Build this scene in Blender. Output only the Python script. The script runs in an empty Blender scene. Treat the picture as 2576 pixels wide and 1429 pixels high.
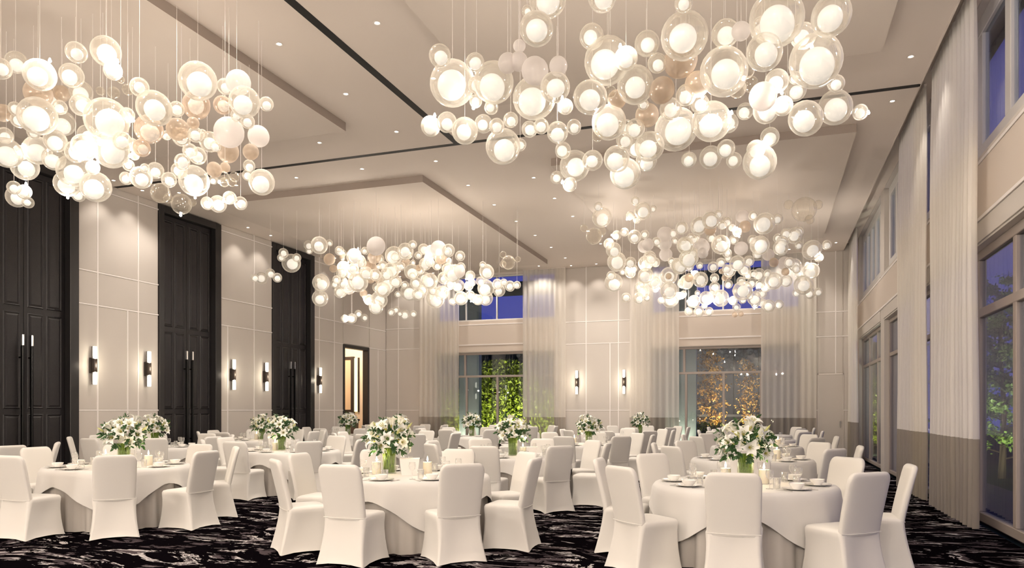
import bpy, math, random
from math import sin, cos, pi, radians, sqrt
from mathutils import Vector, Matrix
random.seed(7)
sc = bpy.context.scene
COL = sc.collection

# ------------------------------------------------------------------ camera, world, exposure
F_PX, CX, CY, EYE = 1870.0, 1288.0, 1032.0, 1.5
YAW = math.atan(647 / F_PX)
SN, CS = sin(YAW), cos(YAW)
cam_d = bpy.data.cameras.new('camera'); cam = bpy.data.objects.new('camera', cam_d); COL.objects.link(cam)
cam.location = (0, 0, EYE); cam.rotation_euler = (pi / 2, 0, YAW)
cam_d.sensor_width = 36; cam_d.lens = F_PX / 2576 * 36
cam_d.shift_y = (CY - 714.5) / 2576; cam_d.clip_end = 400; cam_d.clip_start = 0.05
sc.camera = cam
sc.view_settings.view_transform = 'Standard'; sc.view_settings.look = 'None'
sc.view_settings.gamma = 1; sc.view_settings.use_curve_mapping = False
sc.view_settings.exposure = 0.56
cy = sc.cycles
cy.use_denoising = True; cy.max_bounces = 6; cy.diffuse_bounces = 4; cy.glossy_bounces = 3
cy.transmission_bounces = 4; cy.transparent_max_bounces = 40
cy.caustics_reflective = False; cy.caustics_refractive = False
cy.use_adaptive_sampling = True; cy.adaptive_threshold = 0.1
cy.sample_clamp_indirect = 4.0; cy.sample_clamp_direct = 0
CHAND_W = 4.5      # watts of one chandelier bulb
DOWN_W = 80.0       # watts of one recessed downlight
SCONCE_W = 3.0

world = bpy.data.worlds.new('dusk'); sc.world = world; world.use_nodes = True
nt = world.node_tree; nt.nodes.clear()
wo = nt.nodes.new('ShaderNodeOutputWorld'); bg = nt.nodes.new('ShaderNodeBackground')
tc = nt.nodes.new('ShaderNodeTexCoord'); sx = nt.nodes.new('ShaderNodeSeparateXYZ'); cr = nt.nodes.new('ShaderNodeValToRGB')
cr.color_ramp.elements[0].position = 0.0; cr.color_ramp.elements[0].color = (.085, .092, .36, 1)
cr.color_ramp.elements[1].position = 0.75; cr.color_ramp.elements[1].color = (.012, .016, .16, 1)
e = cr.color_ramp.elements.new(.28); e.color = (.035, .042, .27, 1)
nt.links.new(tc.outputs['Generated'], sx.inputs[0]); nt.links.new(sx.outputs[2], cr.inputs[0])
nt.links.new(cr.outputs[0], bg.inputs[0]); bg.inputs[1].default_value = 1.0
nt.links.new(bg.outputs[0], wo.inputs[0])

# ------------------------------------------------------------------ helpers
def at_depth(px, py, d):
    a = (px - CX) / F_PX; b = (CY - py) / F_PX
    return Vector(((-SN + a * CS) * d, (CS + a * SN) * d, EYE + b * d))

def tag(o, label=None, cat=None, group=None, kind=None):
    if label: o['label'] = label
    if cat: o['category'] = cat
    if group: o['group'] = group
    if kind: o['kind'] = kind
    return o

def empty(name, loc=(0, 0, 0), rz=0, parent=None):
    o = bpy.data.objects.new(name, None); COL.objects.link(o)
    o.location = loc; o.rotation_euler = (0, 0, rz); o.empty_display_size = .1
    if parent: o.parent = parent
    return o

class MB:
    def __init__(s): s.v = []; s.f = []; s.uv = None
    def add(s, vs, fs, M=None):
        n = len(s.v)
        s.v += [tuple(M @ Vector(p)) for p in vs] if M is not None else [tuple(p) for p in vs]
        s.f += [tuple(i + n for i in f) for f in fs]
        return s
    def box(s, x0, x1, y0, y1, z0, z1, M=None):
        vs = [(x0, y0, z0), (x1, y0, z0), (x1, y1, z0), (x0, y1, z0), (x0, y0, z1), (x1, y0, z1), (x1, y1, z1), (x0, y1, z1)]
        fs = [(0, 3, 2, 1), (4, 5, 6, 7), (0, 1, 5, 4), (1, 2, 6, 5), (2, 3, 7, 6), (3, 0, 4, 7)]
        return s.add(vs, fs, M)
    def bbox(s, x0, x1, y0, y1, z0, z1, b=.01, M=None):
        # box with chamfered edges
        def ins(lo, hi): return min(b, (hi - lo) * .45)
        bx, by, bz = ins(x0, x1), ins(y0, y1), ins(z0, z1)
        vs = []; 
        for z, k in ((z0, 1), (z0 + bz, 0), (z1 - bz, 0), (z1, 1)):
            ax, ay = (bx, by) if k else (0, 0)
            cx_, cy_ = bx, by
            if k:
                vs += [(x0 + bx, y0 + by, z), (x1 - bx, y0 + by, z), (x1 - bx, y0 + by, z), (x1 - bx, y1 - by, z), (x1 - bx, y1 - by, z), (x0 + bx, y1 - by, z), (x0 + bx, y1 - by, z), (x0 + bx, y0 + by, z)]
            else:
                vs += [(x0 + bx, y0, z), (x1 - bx, y0, z), (x1, y0 + by, z), (x1, y1 - by, z), (x1 - bx, y1, z), (x0 + bx, y1, z), (x0, y1 - by, z), (x0, y0 + by, z)]
        fs = [tuple(reversed([0, 1, 3, 5])), (24, 25, 27, 29)]
        for L in range(3):
            for i in range(8):
                j = (i + 1) % 8
                fs.append((L * 8 + i, L * 8 + j, L * 8 + 8 + j, L * 8 + 8 + i))
        return s.add(vs, fs, M)
    def loft(s, rings, cap0=True, cap1=True, M=None, closed=True):
        n = len(rings[0]); vs = [p for r in rings for p in r]; fs = []
        for k in range(len(rings) - 1):
            for i in range(n if closed else n - 1):
                j = (i + 1) % n
                fs.append((k * n + i, k * n + j, (k + 1) * n + j, (k + 1) * n + i))
        if cap0: fs.append(tuple(reversed(range(n))))
        if cap1: fs.append(tuple(range((len(rings) - 1) * n, len(rings) * n)))
        return s.add(vs, fs, M)
    def lathe(s, prof, seg=20, M=None, cap0=False, cap1=False):
        rings = [[(r * cos(2 * pi * i / seg), r * sin(2 * pi * i / seg), z) for i in range(seg)] for r, z in prof]
        return s.loft(rings, cap0, cap1, M)
    def cyl(s, p0, p1, r, seg=8, r1=None):
        p0 = Vector(p0); p1 = Vector(p1); d = p1 - p0
        q = d.to_track_quat('Z', 'Y').to_matrix().to_4x4(); M = Matrix.Translation(p0) @ q
        return s.lathe([(r, 0), (r if r1 is None else r1, d.length)], seg, M, True, True)
    def tube(s, pts, r, seg=6, taper=1.0):
        pts = [Vector(p) for p in pts]; rings = []
        for i, p in enumerate(pts):
            d = (pts[min(i + 1, len(pts) - 1)] - pts[max(i - 1, 0)]).normalized()
            q = d.to_track_quat('Z', 'Y'); rr = r * (1 + (taper - 1) * i / (len(pts) - 1))
            rings.append([tuple(p + q @ Vector((rr * cos(2 * pi * k / seg), rr * sin(2 * pi * k / seg), 0))) for k in range(seg)])
        return s.loft(rings)
    def mesh(s, name, mat, smooth=False, angle=None):
        me = bpy.data.meshes.new(name); me.from_pydata(s.v, [], s.f); me.update()
        if mat: me.materials.append(mat)
        if smooth:
            me.polygons.foreach_set('use_smooth', [True] * len(me.polygons))
            if angle: me.set_sharp_from_angle(angle=radians(angle))
        return me
    def obj(s, name, mat, parent=None, smooth=False, angle=None):
        return link(name, s.mesh(name, mat, smooth, angle), parent)

def link(name, me, parent=None, loc=None, rot=None, scale=None):
    o = bpy.data.objects.new(name, me); COL.objects.link(o)
    if parent: o.parent = parent
    if loc is not None: o.location = loc
    if rot is not None: o.rotation_euler = rot
    if scale is not None: o.scale = scale
    return o

def copy_tree(o, parent=None):
    kids = KIDS.get(o.name) or list(o.children)
    KIDS[o.name] = kids
    c = o.copy(); COL.objects.link(c); c.parent = parent
    for ch in kids: copy_tree(ch, c)
    return c
KIDS = {}

def box(name, mat, x0, x1, y0, y1, z0, z1, parent=None, b=0):
    m = MB()
    (m.bbox(x0, x1, y0, y1, z0, z1, b) if b else m.box(x0, x1, y0, y1, z0, z1))
    return m.obj(name, mat, parent)

def structure(o): o['kind'] = 'structure'; return o

# ------------------------------------------------------------------ materials
def new_mat(name):
    m = bpy.data.materials.new(name); m.use_nodes = True; m.node_tree.nodes.clear()
    return m, m.node_tree.nodes, m.node_tree.links

def pbr(name, col, rough=.5, metal=0, spec=.5, noise=0, nscale=5, bump=0, bscale=40, trans=0, coat=0, sheen=0, stretch=(1, 1, 1)):
    m, N, L = new_mat(name)
    out = N.new('ShaderNodeOutputMaterial'); p = N.new('ShaderNodeBsdfPrincipled')
    p.inputs['Base Color'].default_value = (*col, 1); p.inputs['Roughness'].default_value = rough
    p.inputs['Metallic'].default_value = metal; p.inputs['Specular IOR Level'].default_value = spec
    p.inputs['Coat Weight'].default_value = coat; p.inputs['Sheen Weight'].default_value = sheen
    if noise or bump:
        t = N.new('ShaderNodeTexCoord'); mp = N.new('ShaderNodeMapping'); mp.inputs['Scale'].default_value = stretch
        L.new(t.outputs['Object'], mp.inputs[0])
    if noise:
        n = N.new('ShaderNodeTexNoise'); n.inputs['Scale'].default_value = nscale; n.inputs['Detail'].default_value = 4
        L.new(mp.outputs[0], n.inputs['Vector'])
        mx = N.new('ShaderNodeMix'); mx.data_type = 'RGBA'
        mx.inputs[6].default_value = (*[c * (1 - noise) for c in col], 1); mx.inputs[7].default_value = (*[min(1, c * (1 + noise)) for c in col], 1)
        L.new(n.outputs[0], mx.inputs[0]); L.new(mx.outputs[2], p.inputs['Base Color'])
    if bump:
        n2 = N.new('ShaderNodeTexNoise'); n2.inputs['Scale'].default_value = bscale; n2.inputs['Detail'].default_value = 3
        L.new(mp.outputs[0], n2.inputs['Vector'])
        b = N.new('ShaderNodeBump'); b.inputs['Strength'].default_value = bump; b.inputs['Distance'].default_value = .01
        L.new(n2.outputs[0], b.inputs['Height']); L.new(b.outputs[0], p.inputs['Normal'])
    L.new(p.outputs[0], out.inputs[0])
    return m

def emit(name, col, strength):
    m, N, L = new_mat(name)
    out = N.new('ShaderNodeOutputMaterial'); p = N.new('ShaderNodeEmission')
    p.inputs[0].default_value = (*col, 1); p.inputs[1].default_value = strength
    L.new(p.outputs[0], out.inputs[0]); return m

def thin_glass(name, tint=(1, 1, 1), edge=(1, .95, .85), base=.04, edge_pow=2.2, milk=.06, milkcol=(1, .95, .85), rough=.04, maxf=.85):
    # thin blown glass: clear face-on, reflective and milky towards the rim
    m, N, L = new_mat(name)
    out = N.new('ShaderNodeOutputMaterial')
    tr = N.new('ShaderNodeBsdfTransparent'); tr.inputs[0].default_value = (*tint, 1)
    gl = N.new('ShaderNodeBsdfGlossy'); gl.inputs[0].default_value = (*edge, 1); gl.inputs['Roughness'].default_value = rough
    tl = N.new('ShaderNodeBsdfTranslucent'); tl.inputs[0].default_value = (*milkcol, 1)
    di = N.new('ShaderNodeBsdfDiffuse'); di.inputs[0].default_value = (*milkcol, 1)
    md = N.new('ShaderNodeMixShader'); md.inputs[0].default_value = .5; L.new(tl.outputs[0], md.inputs[1]); L.new(di.outputs[0], md.inputs[2])
    lw = N.new('ShaderNodeLayerWeight'); lw.inputs[0].default_value = .5
    p4 = N.new('ShaderNodeMath'); p4.operation = 'POWER'; p4.inputs[1].default_value = 7; L.new(lw.outputs['Facing'], p4.inputs[0])
    if milk:
        im = N.new('ShaderNodeMix'); im.data_type = 'RGBA'; im.inputs[6].default_value = (*edge, 1); im.inputs[7].default_value = (.86, .86, 1, 1)
        L.new(p4.outputs[0], im.inputs[0]); L.new(im.outputs[2], gl.inputs[0])
    pw = N.new('ShaderNodeMath'); pw.operation = 'POWER'; pw.inputs[1].default_value = edge_pow; L.new(lw.outputs['Facing'], pw.inputs[0])
    mr = N.new('ShaderNodeMapRange'); mr.inputs[3].default_value = base; mr.inputs[4].default_value = maxf; L.new(pw.outputs[0], mr.inputs[0])
    m1 = N.new('ShaderNodeMixShader'); L.new(mr.outputs[0], m1.inputs[0]); L.new(tr.outputs[0], m1.inputs[1]); L.new(gl.outputs[0], m1.inputs[2])
    if milk:
        mr2 = N.new('ShaderNodeMapRange'); mr2.inputs[3].default_value = milk; mr2.inputs[4].default_value = min(1, milk * 4 + .1); L.new(pw.outputs[0], mr2.inputs[0])
        m2 = N.new('ShaderNodeMixShader'); L.new(mr2.outputs[0], m2.inputs[0]); L.new(m1.outputs[0], m2.inputs[1]); L.new(md.outputs[0], m2.inputs[2])
        L.new(m2.outputs[0], out.inputs[0])
    else:
        L.new(m1.outputs[0], out.inputs[0])
    return m

def sheer(name, col, alpha, translucent=.45):
    m, N, L = new_mat(name)
    out = N.new('ShaderNodeOutputMaterial')
    tr = N.new('ShaderNodeBsdfTransparent'); tl = N.new('ShaderNodeBsdfTranslucent'); di = N.new('ShaderNodeBsdfDiffuse')
    tl.inputs[0].default_value = (*col, 1); di.inputs[0].default_value = (*col, 1)
    m1 = N.new('ShaderNodeMixShader'); m1.inputs[0].default_value = translucent; L.new(di.outputs[0], m1.inputs[1]); L.new(tl.outputs[0], m1.inputs[2])
    lw = N.new('ShaderNodeLayerWeight'); lw.inputs[0].default_value = .5
    mr = N.new('ShaderNodeMapRange'); mr.inputs[3].default_value = alpha; mr.inputs[4].default_value = 1; L.new(lw.outputs['Facing'], mr.inputs[0])
    m2 = N.new('ShaderNodeMixShader'); L.new(mr.outputs[0], m2.inputs[0]); L.new(tr.outputs[0], m2.inputs[1]); L.new(m1.outputs[0], m2.inputs[2])
    L.new(m2.outputs[0], out.inputs[0]); return m

def carpet_mat():
    m, N, L = new_mat('patterned_carpet')
    out = N.new('ShaderNodeOutputMaterial'); p = N.new('ShaderNodeBsdfPrincipled'); p.inputs['Roughness'].default_value = .9
    p.inputs['Specular IOR Level'].default_value = 0
    t = N.new('ShaderNodeTexCoord')
    def noise(scale, st, detail=5, rot=0, dist=0):
        mp = N.new('ShaderNodeMapping'); mp.inputs['Scale'].default_value = st; mp.inputs['Rotation'].default_value = (0, 0, rot)
        L.new(t.outputs['Object'], mp.inputs[0])
        n = N.new('ShaderNodeTexNoise'); n.inputs['Scale'].default_value = scale; n.inputs['Detail'].default_value = detail
        n.inputs['Distortion'].default_value = dist; n.inputs['Roughness'].default_value = .62
        L.new(mp.outputs[0], n.inputs['Vector']); return n.outputs[0]
    def ramp(inp, stops):
        r = N.new('ShaderNodeValToRGB'); r.color_ramp.interpolation = 'LINEAR'
        el = r.color_ramp.elements
        while len(el) < len(stops): el.new(.5)
        for x, (pos, c) in zip(el, stops): x.position = pos; x.color = (*c, 1)
        L.new(inp, r.inputs[0]); return r.outputs[0]
    K = (.003, .0022, .003); G = (.075, .060, .066); W = (.50, .47, .47); D = (.02, .016, .018)
    a = noise(.62, (.8, 1.5, 1), 8, .12, 1.5)
    # thin pale outlines between black water and grey islands
    base = ramp(a, [(0, K), (.36, K), (.37, G), (.40, G), (.41, K), (.50, K), (.505, W), (.522, W), (.528, G), (.57, G), (.576, K), (.66, K), (.668, G), (1, D)])
    b = noise(2.6, (.6, 2.0, 1), 6, .1, 1.2)
    speck = ramp(b, [(0, (0, 0, 0)), (.50, (0, 0, 0)), (.515, (1, 1, 1)), (1, (1, 1, 1))])
    mx = N.new('ShaderNodeMix'); mx.data_type = 'RGBA'; L.new(speck, mx.inputs[0]); L.new(base, mx.inputs[6])
    mx.inputs[7].default_value = (*K, 1)
    c = noise(3.4, (.5, 2.2, 1), 6, .15, 1.2)
    sp2 = ramp(c, [(0, (0, 0, 0)), (.645, (0, 0, 0)), (.655, (1, 1, 1)), (1, (1, 1, 1))])
    mx2 = N.new('ShaderNodeMix'); mx2.data_type = 'RGBA'; L.new(sp2, mx2.inputs[0]); L.new(mx.outputs[2], mx2.inputs[6])
    mx2.inputs[7].default_value = (.16, .14, .145, 1)
    w = noise(220, (1, 1, 1), 2)
    mx3 = N.new('ShaderNodeMix'); mx3.data_type = 'RGBA'; mx3.blend_type = 'MULTIPLY'; mx3.inputs[0].default_value = .8
    wr = ramp(w, [(.3, (.6, .6, .6)), (.7, (1.3, 1.3, 1.3))]); L.new(mx2.outputs[2], mx3.inputs[6]); L.new(wr, mx3.inputs[7])
    L.new(mx3.outputs[2], p.inputs['Base Color'])
    L.new(p.outputs[0], out.inputs[0]); return m

M = {}
M['wall'] = pbr('painted_wall_panel', (.70, .65, .60), .55, noise=.02, nscale=2)
M['inlay'] = pbr('rose_metal_inlay', (1, .95, .92), .35)
M['inlay_dull'] = pbr('pale_inlay', (.92, .85, .80), .4)
M['ceiling'] = pbr('ceiling_paint', (.90, .81, .735), .8)
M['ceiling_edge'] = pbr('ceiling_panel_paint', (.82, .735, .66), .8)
M['edge_shade'] = pbr('taupe_edge_shade', (.40, .34, .295), .7)  # shade on the panels' side faces, painted in as a darker taupe
M['black'] = pbr('black_slot', (.004, .004, .004), .6)
M['door'] = pbr('black_lacquer_door', (.017, .0145, .016), .38, noise=.9, nscale=95, bump=.3, bscale=110)
M['door_frame'] = pbr('charcoal_door_frame', (.022, .020, .020), .4, bump=.1, bscale=120)
M['handle'] = pbr('black_handle', (.006, .006, .006), .25, metal=.5)
M['chrome'] = pbr('chrome', (.75, .75, .75), .15, metal=1)
M['bronze'] = pbr('dark_bronze', (.035, .025, .02), .4, metal=.4)
M['carpet'] = carpet_mat()
M['cover'] = pbr('white_spandex_cover', (.76, .735, .69), .62, sheen=.15, bump=.16, bscale=7, stretch=(1, 1, .45))
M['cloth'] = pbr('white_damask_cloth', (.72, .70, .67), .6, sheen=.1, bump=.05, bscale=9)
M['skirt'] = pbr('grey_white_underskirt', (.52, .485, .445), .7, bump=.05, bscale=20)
M['porcelain'] = pbr('white_porcelain', (.88, .86, .82), .12, coat=.3)
M['steel'] = pbr('cutlery_steel', (.62, .60, .57), .22, metal=1)
M['petal'] = pbr('lily_petal', (.90, .90, .84), .5, noise=.04, nscale=30)
M['throat'] = pbr('lily_stamen', (.45, .42, .08), .5)
M['bud'] = pbr('lily_bud', (.55, .56, .22), .5, noise=.2, nscale=14)
M['leaf'] = pbr('dark_leaf', (.035, .10, .025), .45, noise=.35, nscale=20)
M['stem'] = pbr('green_stem', (.14, .22, .02), .4, noise=.95, nscale=45)
M['wax'] = pbr('candle_wax', (.95, .86, .68), .5)
M['wax'].node_tree.nodes['Principled BSDF'].inputs['Subsurface Weight'].default_value = .35
M['wax'].node_tree.nodes['Principled BSDF'].inputs['Subsurface Radius'].default_value = (.05, .03, .015)
M['wick'] = pbr('wick', (.02, .015, .01), .9)
M['flame'] = emit('candle_flame', (1, .88, .62), 9)
M['boxwhite'] = pbr('white_card', (.86, .82, .77), .5)
M['vase_glass'] = thin_glass('vase_glass', (.97, 1, .93), (1, 1, .95), .06, 2.5, .02, maxf=.6)
M['glassware'] = thin_glass('table_glassware', (.97, .97, .96), (1, 1, 1), .10, 1.6, .05, (1, 1, 1), maxf=.75)
M['pane'] = thin_glass('window_pane', (.80, .84, .86), (.95, .97, 1), .05, 3.0, 0, rough=.01, maxf=.7)
M['globe'] = thin_glass('blown_globe', (1, .99, .965), (1, .97, .90), .08, 2.0, .15, (1, .965, .885), maxf=.78)
M['globe_gold'] = thin_glass('gold_lustre_globe', (.95, .88, .80), (.95, .84, .76), .16, 1.6, .18, (.86, .74, .64), maxf=.75)
M['globe_pearl'] = thin_glass('pearl_globe', (.97, .95, .94), (.97, .95, 1), .10, 2.0, .66, (1, .97, .95), rough=.08, maxf=.6)
M['gold_pearl'] = thin_glass('gold_pearl_globe', (.93, .84, .74), (.97, .86, .78), .14, 1.8,   .34, (.88, .80, .71), rough=.08, maxf=.6)
M['globe_clear'] = thin_glass('clear_globe', (.99, .98, .95), (1, .97, .9), .05, 2.2, .015, maxf=.75)
M['inner'] = pbr('frosted_lit_globe', (.80, .77, .72), .35, coat=.6)
_p = M['inner'].node_tree.nodes['Principled BSDF']; _p.inputs['Emission Color'].default_value = (1, .955, .885, 1); _p.inputs['Emission Strength'].default_value = .42
M['cord'] = pbr('pale_cord', (.9, .85, .8), .4)
M['sconce_glass'] = emit('lit_sconce_glass', (1, .93, .74), 3.0)
M['lamp_disc'] = emit('downlight_lens', (1, .86, .66), 30)
M['sheer'] = sheer('sheer_cream_voile', (.97, .93, .87), .66, .4)
M['sheer_side'] = sheer('cream_voile', (1, .96, .90), .90, .3)
M['band'] = sheer('taupe_linen_band', (.50, .45, .39), .6, .3)
M['band_side'] = sheer('taupe_linen', (.52, .47, .39), .90)
M['frame'] = pbr('taupe_window_frame', (.42, .36, .32), .45)
M['frame_white'] = pbr('white_window_frame', (.80, .78, .76), .45)
M['band_panel'] = pbr('beige_spandrel', (.74, .65, .57), .6)
M['peach'] = pbr('peach_wall', (.80, .66, .52), .7)
M['teal'] = pbr('teal_soffit', (.03, .055, .075), .7)
M['lawn'] = pbr('dusk_lawn', (.02, .045, .012), .9, noise=.5, nscale=3)
M['patio'] = pbr('patio_stone', (.16, .11, .12), .6, noise=.3, nscale=6)
M['greywall'] = pbr('grey_render', (.55, .60, .57), .8)
M['darkwall'] = pbr('dark_panel_wall', (.045, .045, .06), .7, noise=.3, nscale=40)
M['bark'] = pbr('bark', (.05, .035, .02), .9, noise=.4, nscale=10)
M['green'] = pbr('lime_leaves', (.26, .32, .015), .6, noise=.6, nscale=4)
M['green2'] = pbr('mid_green_leaves', (.12, .20, .03), .6, noise=.6, nscale=4)
M['amber'] = pbr('amber_leaves', (.55, .26, .04), .6, noise=.5, nscale=4)
M['fire'] = emit('warm_strip', (1, .85, .45), 1.4)

# ------------------------------------------------------------------ room dimensions
XL, XR, YF, YB, H = -14.2, 2.6, 25.9, -9.0, 6.6
ZP = 6.45      # underside of the dropped ceiling panels
structure(box('floor', M['carpet'], XL - 3.4, XR, YB, YF + .01, -.12, 0))

# ceiling: main plane ends short of the window wall (curtain pocket)
structure(box('ceiling', M['ceiling'], XL - .3, 2.25, YB, YF, H, H + .15))
structure(box('trim_1', M['ceiling'], 2.25, XR + .25, YB, YF, H + .22, H + .37))      # top of the curtain pocket
structure(box('trim_2', M['ceiling'], 2.22, 2.25, YB, YF, H - .004, H + .22))
CE = bpy.data.objects['ceiling']
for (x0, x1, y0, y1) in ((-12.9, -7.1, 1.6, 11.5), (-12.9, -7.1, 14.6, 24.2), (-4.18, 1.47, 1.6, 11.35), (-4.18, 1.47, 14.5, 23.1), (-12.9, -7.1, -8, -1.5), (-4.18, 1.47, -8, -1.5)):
    p = box('panel', M['ceiling_edge'], x0, x1, y0, y1, ZP, H - .001, CE); p.data.materials.append(M['edge_shade'])
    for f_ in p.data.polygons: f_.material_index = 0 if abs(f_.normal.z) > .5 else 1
# linear black air slots
structure(box('trim_3', M['black'], -14.15, 2.24, 13.06, 13.17, H - .004, H + .01))
structure(box('trim_4', M['black'], -5.70, -5.57, YB + .3, 13.06, H - .004, H + .01))

# ------------------------------------------------------------------ panelled walls
def cells_wall(wall, axis, pos, thick, bays, parent_mat, gap=.019):
    """bays: list of (u0,u1,z0,z1,[vertical joints],[horizontal joints],[(u, zlow, zhigh) short joints]); each cell a raised panel"""
    strips = MB()
    for (u0, u1, z0, z1, vs, hs, shorts) in bays:
        us = [u0] + list(vs) + [u1]; zs = [z0] + list(hs) + [z1]
        for a, b in zip(us[:-1], us[1:]):
            for c, d in zip(zs[:-1], zs[1:]):
                sub = [a] + [s for (s, lo, hi) in shorts if a < s < b and c >= lo - .01 and d <= hi + .01] + [b]
                for a2, b2 in zip(sub[:-1], sub[1:]):
                    g = gap
                    m = MB()
                    if axis == 'x': m.bbox(pos, pos + thick, a2 + g, b2 - g, c + g, d - g, .006)
                    else: m.bbox(a2 + g, b2 - g, pos - thick, pos, c + g, d - g, .006)
                    m.obj('panel', parent_mat, wall)
                    if a2 != a:
                        if axis == 'x': strips.box(pos, pos + thick + .004, a2 - g, a2 + g, c, d)
                        else: strips.box(a2 - g, a2 + g, pos - thick - .004, pos, c, d)
        for v in vs:
            if axis == 'x': strips.box(pos, pos + thick + .004, v - gap, v + gap, z0, z1)
            else: strips.box(v - gap, v + gap, pos - thick - .004, pos, z0, z1)
        for z in hs:
            if axis == 'x': strips.box(pos, pos + thick + .0045, u0, u1, z - gap * .85, z + gap * .85)
            else: strips.box(u0, u1, pos - thick - .0045, pos, z - gap * .85, z + gap * .85)
    return strips

# left wall backing with openings for doors and the doorway
W = MB()
doors_y = [(9.92, 12.17), (14.42, 16.60), (18.84, 21.01)]
segs = [(YB, 9.92), (12.17, 14.42), (16.60, 18.84), (21.01, 22.80), (24.61, YF)]
for a, b in segs: W.box(XL - .25, XL, a, b, 0, H)
W.box(XL - .25, XL, 22.80, 24.61, 3.84, H)
for a, b in doors_y: W.box(XL - .25, XL - .2, a, b, 0, H)
wl = structure(W.obj('wall_left', M['wall']))
HS = [1.5, 3.84, 4.58, 6.43]
st = cells_wall(wl, 'x', XL, .02, [
    (7.6, 9.92, 0, H, [8.6], HS, []),
    (12.17, 14.42, 0, H, [12.67, 13.80], HS, [(13.49, 0, 3.84)]),
    (16.60, 18.84, 0, H, [18.01], HS, [(16.89, 0, 3.84)]),
    (21.01, 22.80, 0, H, [21.33, 22.24], HS, []),
    (22.80, 24.61, 3.84, H, [], [4.58, 6.43], []),
    (24.61, YF, 0, H, [], [3.84, 4.58, 6.43], [(25.27, 0, 3.84)])], M['wall'])
structure(st.obj('trim_5', M['inlay']))

# far wall with two window bays
bays_x = [(-12.0, -7.3), (-3.87, .95)]
UZ0, UZ1, LZ1 = 4.85, 6.52, 3.66
W = MB()
for a, b in ((XL - .25, -12.0), (-7.3, -3.87), (.95, XR + .3)): W.box(a, b, YF, YF + .3, 0, H + .4)
for a, b in bays_x: W.box(a, b, YF, YF + .3, LZ1, UZ0); W.box(a, b, YF, YF + .3, UZ1, H + .4)
wf = structure(W.obj('wall_far', M['wall']))
HF = [1.5, 3.87, 4.66]
st = cells_wall(wf, 'y', YF, .02, [
    (XL + .02, -12.0, 0, H, [-13.63], HF + [6.43], []),
    (-7.3, -3.87, 0, H, [-6.16, -5.0], HF, [(-5.30, 0, 3.87)]),
    (.95, 1.48, 0, H, [], HF, []), (2.24, XR, 0, H, [], HF, []),
    (1.48, 2.24, 2.68, H, [2.01], [3.87, 4.66], [])], M['wall'])
structure(st.obj('trim_6', M['inlay']))
for i, (a, b) in enumerate(bays_x):
    st = MB()
    box('panel', M['band_panel'], a + .01, b - .01, YF - .02, YF, LZ1 + .02, 3.93, wf, .005)
    box('panel', M['band_panel'], a + .01, b - .01, YF - .03, YF, 3.97, 4.68, wf, .005)
    box('panel', M['band_panel'], a + .01, b - .01, YF - .02, YF, 4.72, UZ0 - .02, wf, .005)
    st.box(a, b, YF - .036, YF - .01, 3.93, 3.97); st.box(a, b, YF - .036, YF - .01, 4.68, 4.72)
    structure(st.obj('trim_%d' % (7 + i), M['inlay']))

# service door in the far corner
d = structure(empty('door_4', (1.86, YF, 0)))
box('door_leaf', M['wall'], -.36, .36, -.035, -.005, .01, 2.63, d, .006)
m = MB(); m.box(-.385, -.362, -.03, 0, 0, 2.68); m.box(.362, .385, -.03, 0, 0, 2.68); m.box(-.385, .385, -.03, 0, 2.64, 2.68); m.obj('door_frame', M['inlay_dull'], d)
m = MB(); m.bbox(.27, .30, -.085, -.06, .95, 1.15, .006); m.box(.28, .29, -.065, -.03, .98, .99); m.box(.28, .29, -.065, -.03, 1.11, 1.12); m.obj('handle', M['chrome'], d)

# right (window) wall: piers and spandrel
W = MB()
piers = [(24.95, YF + .3), (19.72, 20.3), (13.78, 14.36), (7.9, 8.5), (YB, 2.2)]
for a, b in piers: W.box(XR, XR + .3, a, b, 0, H + .4)
opens = [(20.3, 24.95), (14.36, 19.72), (8.5, 13.78), (2.2, 7.9)]
for a, b in opens: W.box(XR, XR + .3, a, b, LZ1, UZ0 - .05)
for a, b in opens: W.box(XR, XR + .3, a, b, H + .2, H + .4)
wr = structure(W.obj('wall_right', M['wall']))
st = MB()
for a, b in [(YB, YF)]:
    box('panel', M['band_panel'], XR - .03, XR, a, b, 4.0, 4.68, wr, .004)
    st.box(XR - .036, XR - .0, a, b, 3.955, 3.995); st.box(XR - .036, XR - .0, a, b, 4.685, 4.725)
for a, b in opens:
    box('panel', M['wall'], XR - .02, XR, a + .01, b - .01, LZ1 + .03, 3.95, wr, .004)
    box('panel', M['wall'], XR - .02, XR, a + .01, b - .01, 4.73, UZ0 - .06, wr, .004)
structure(st.obj('trim_9', M['inlay']))
structure(box('wall_back', M['wall'], XL, XR, YB - .2, YB, 0, H + .3))

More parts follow.
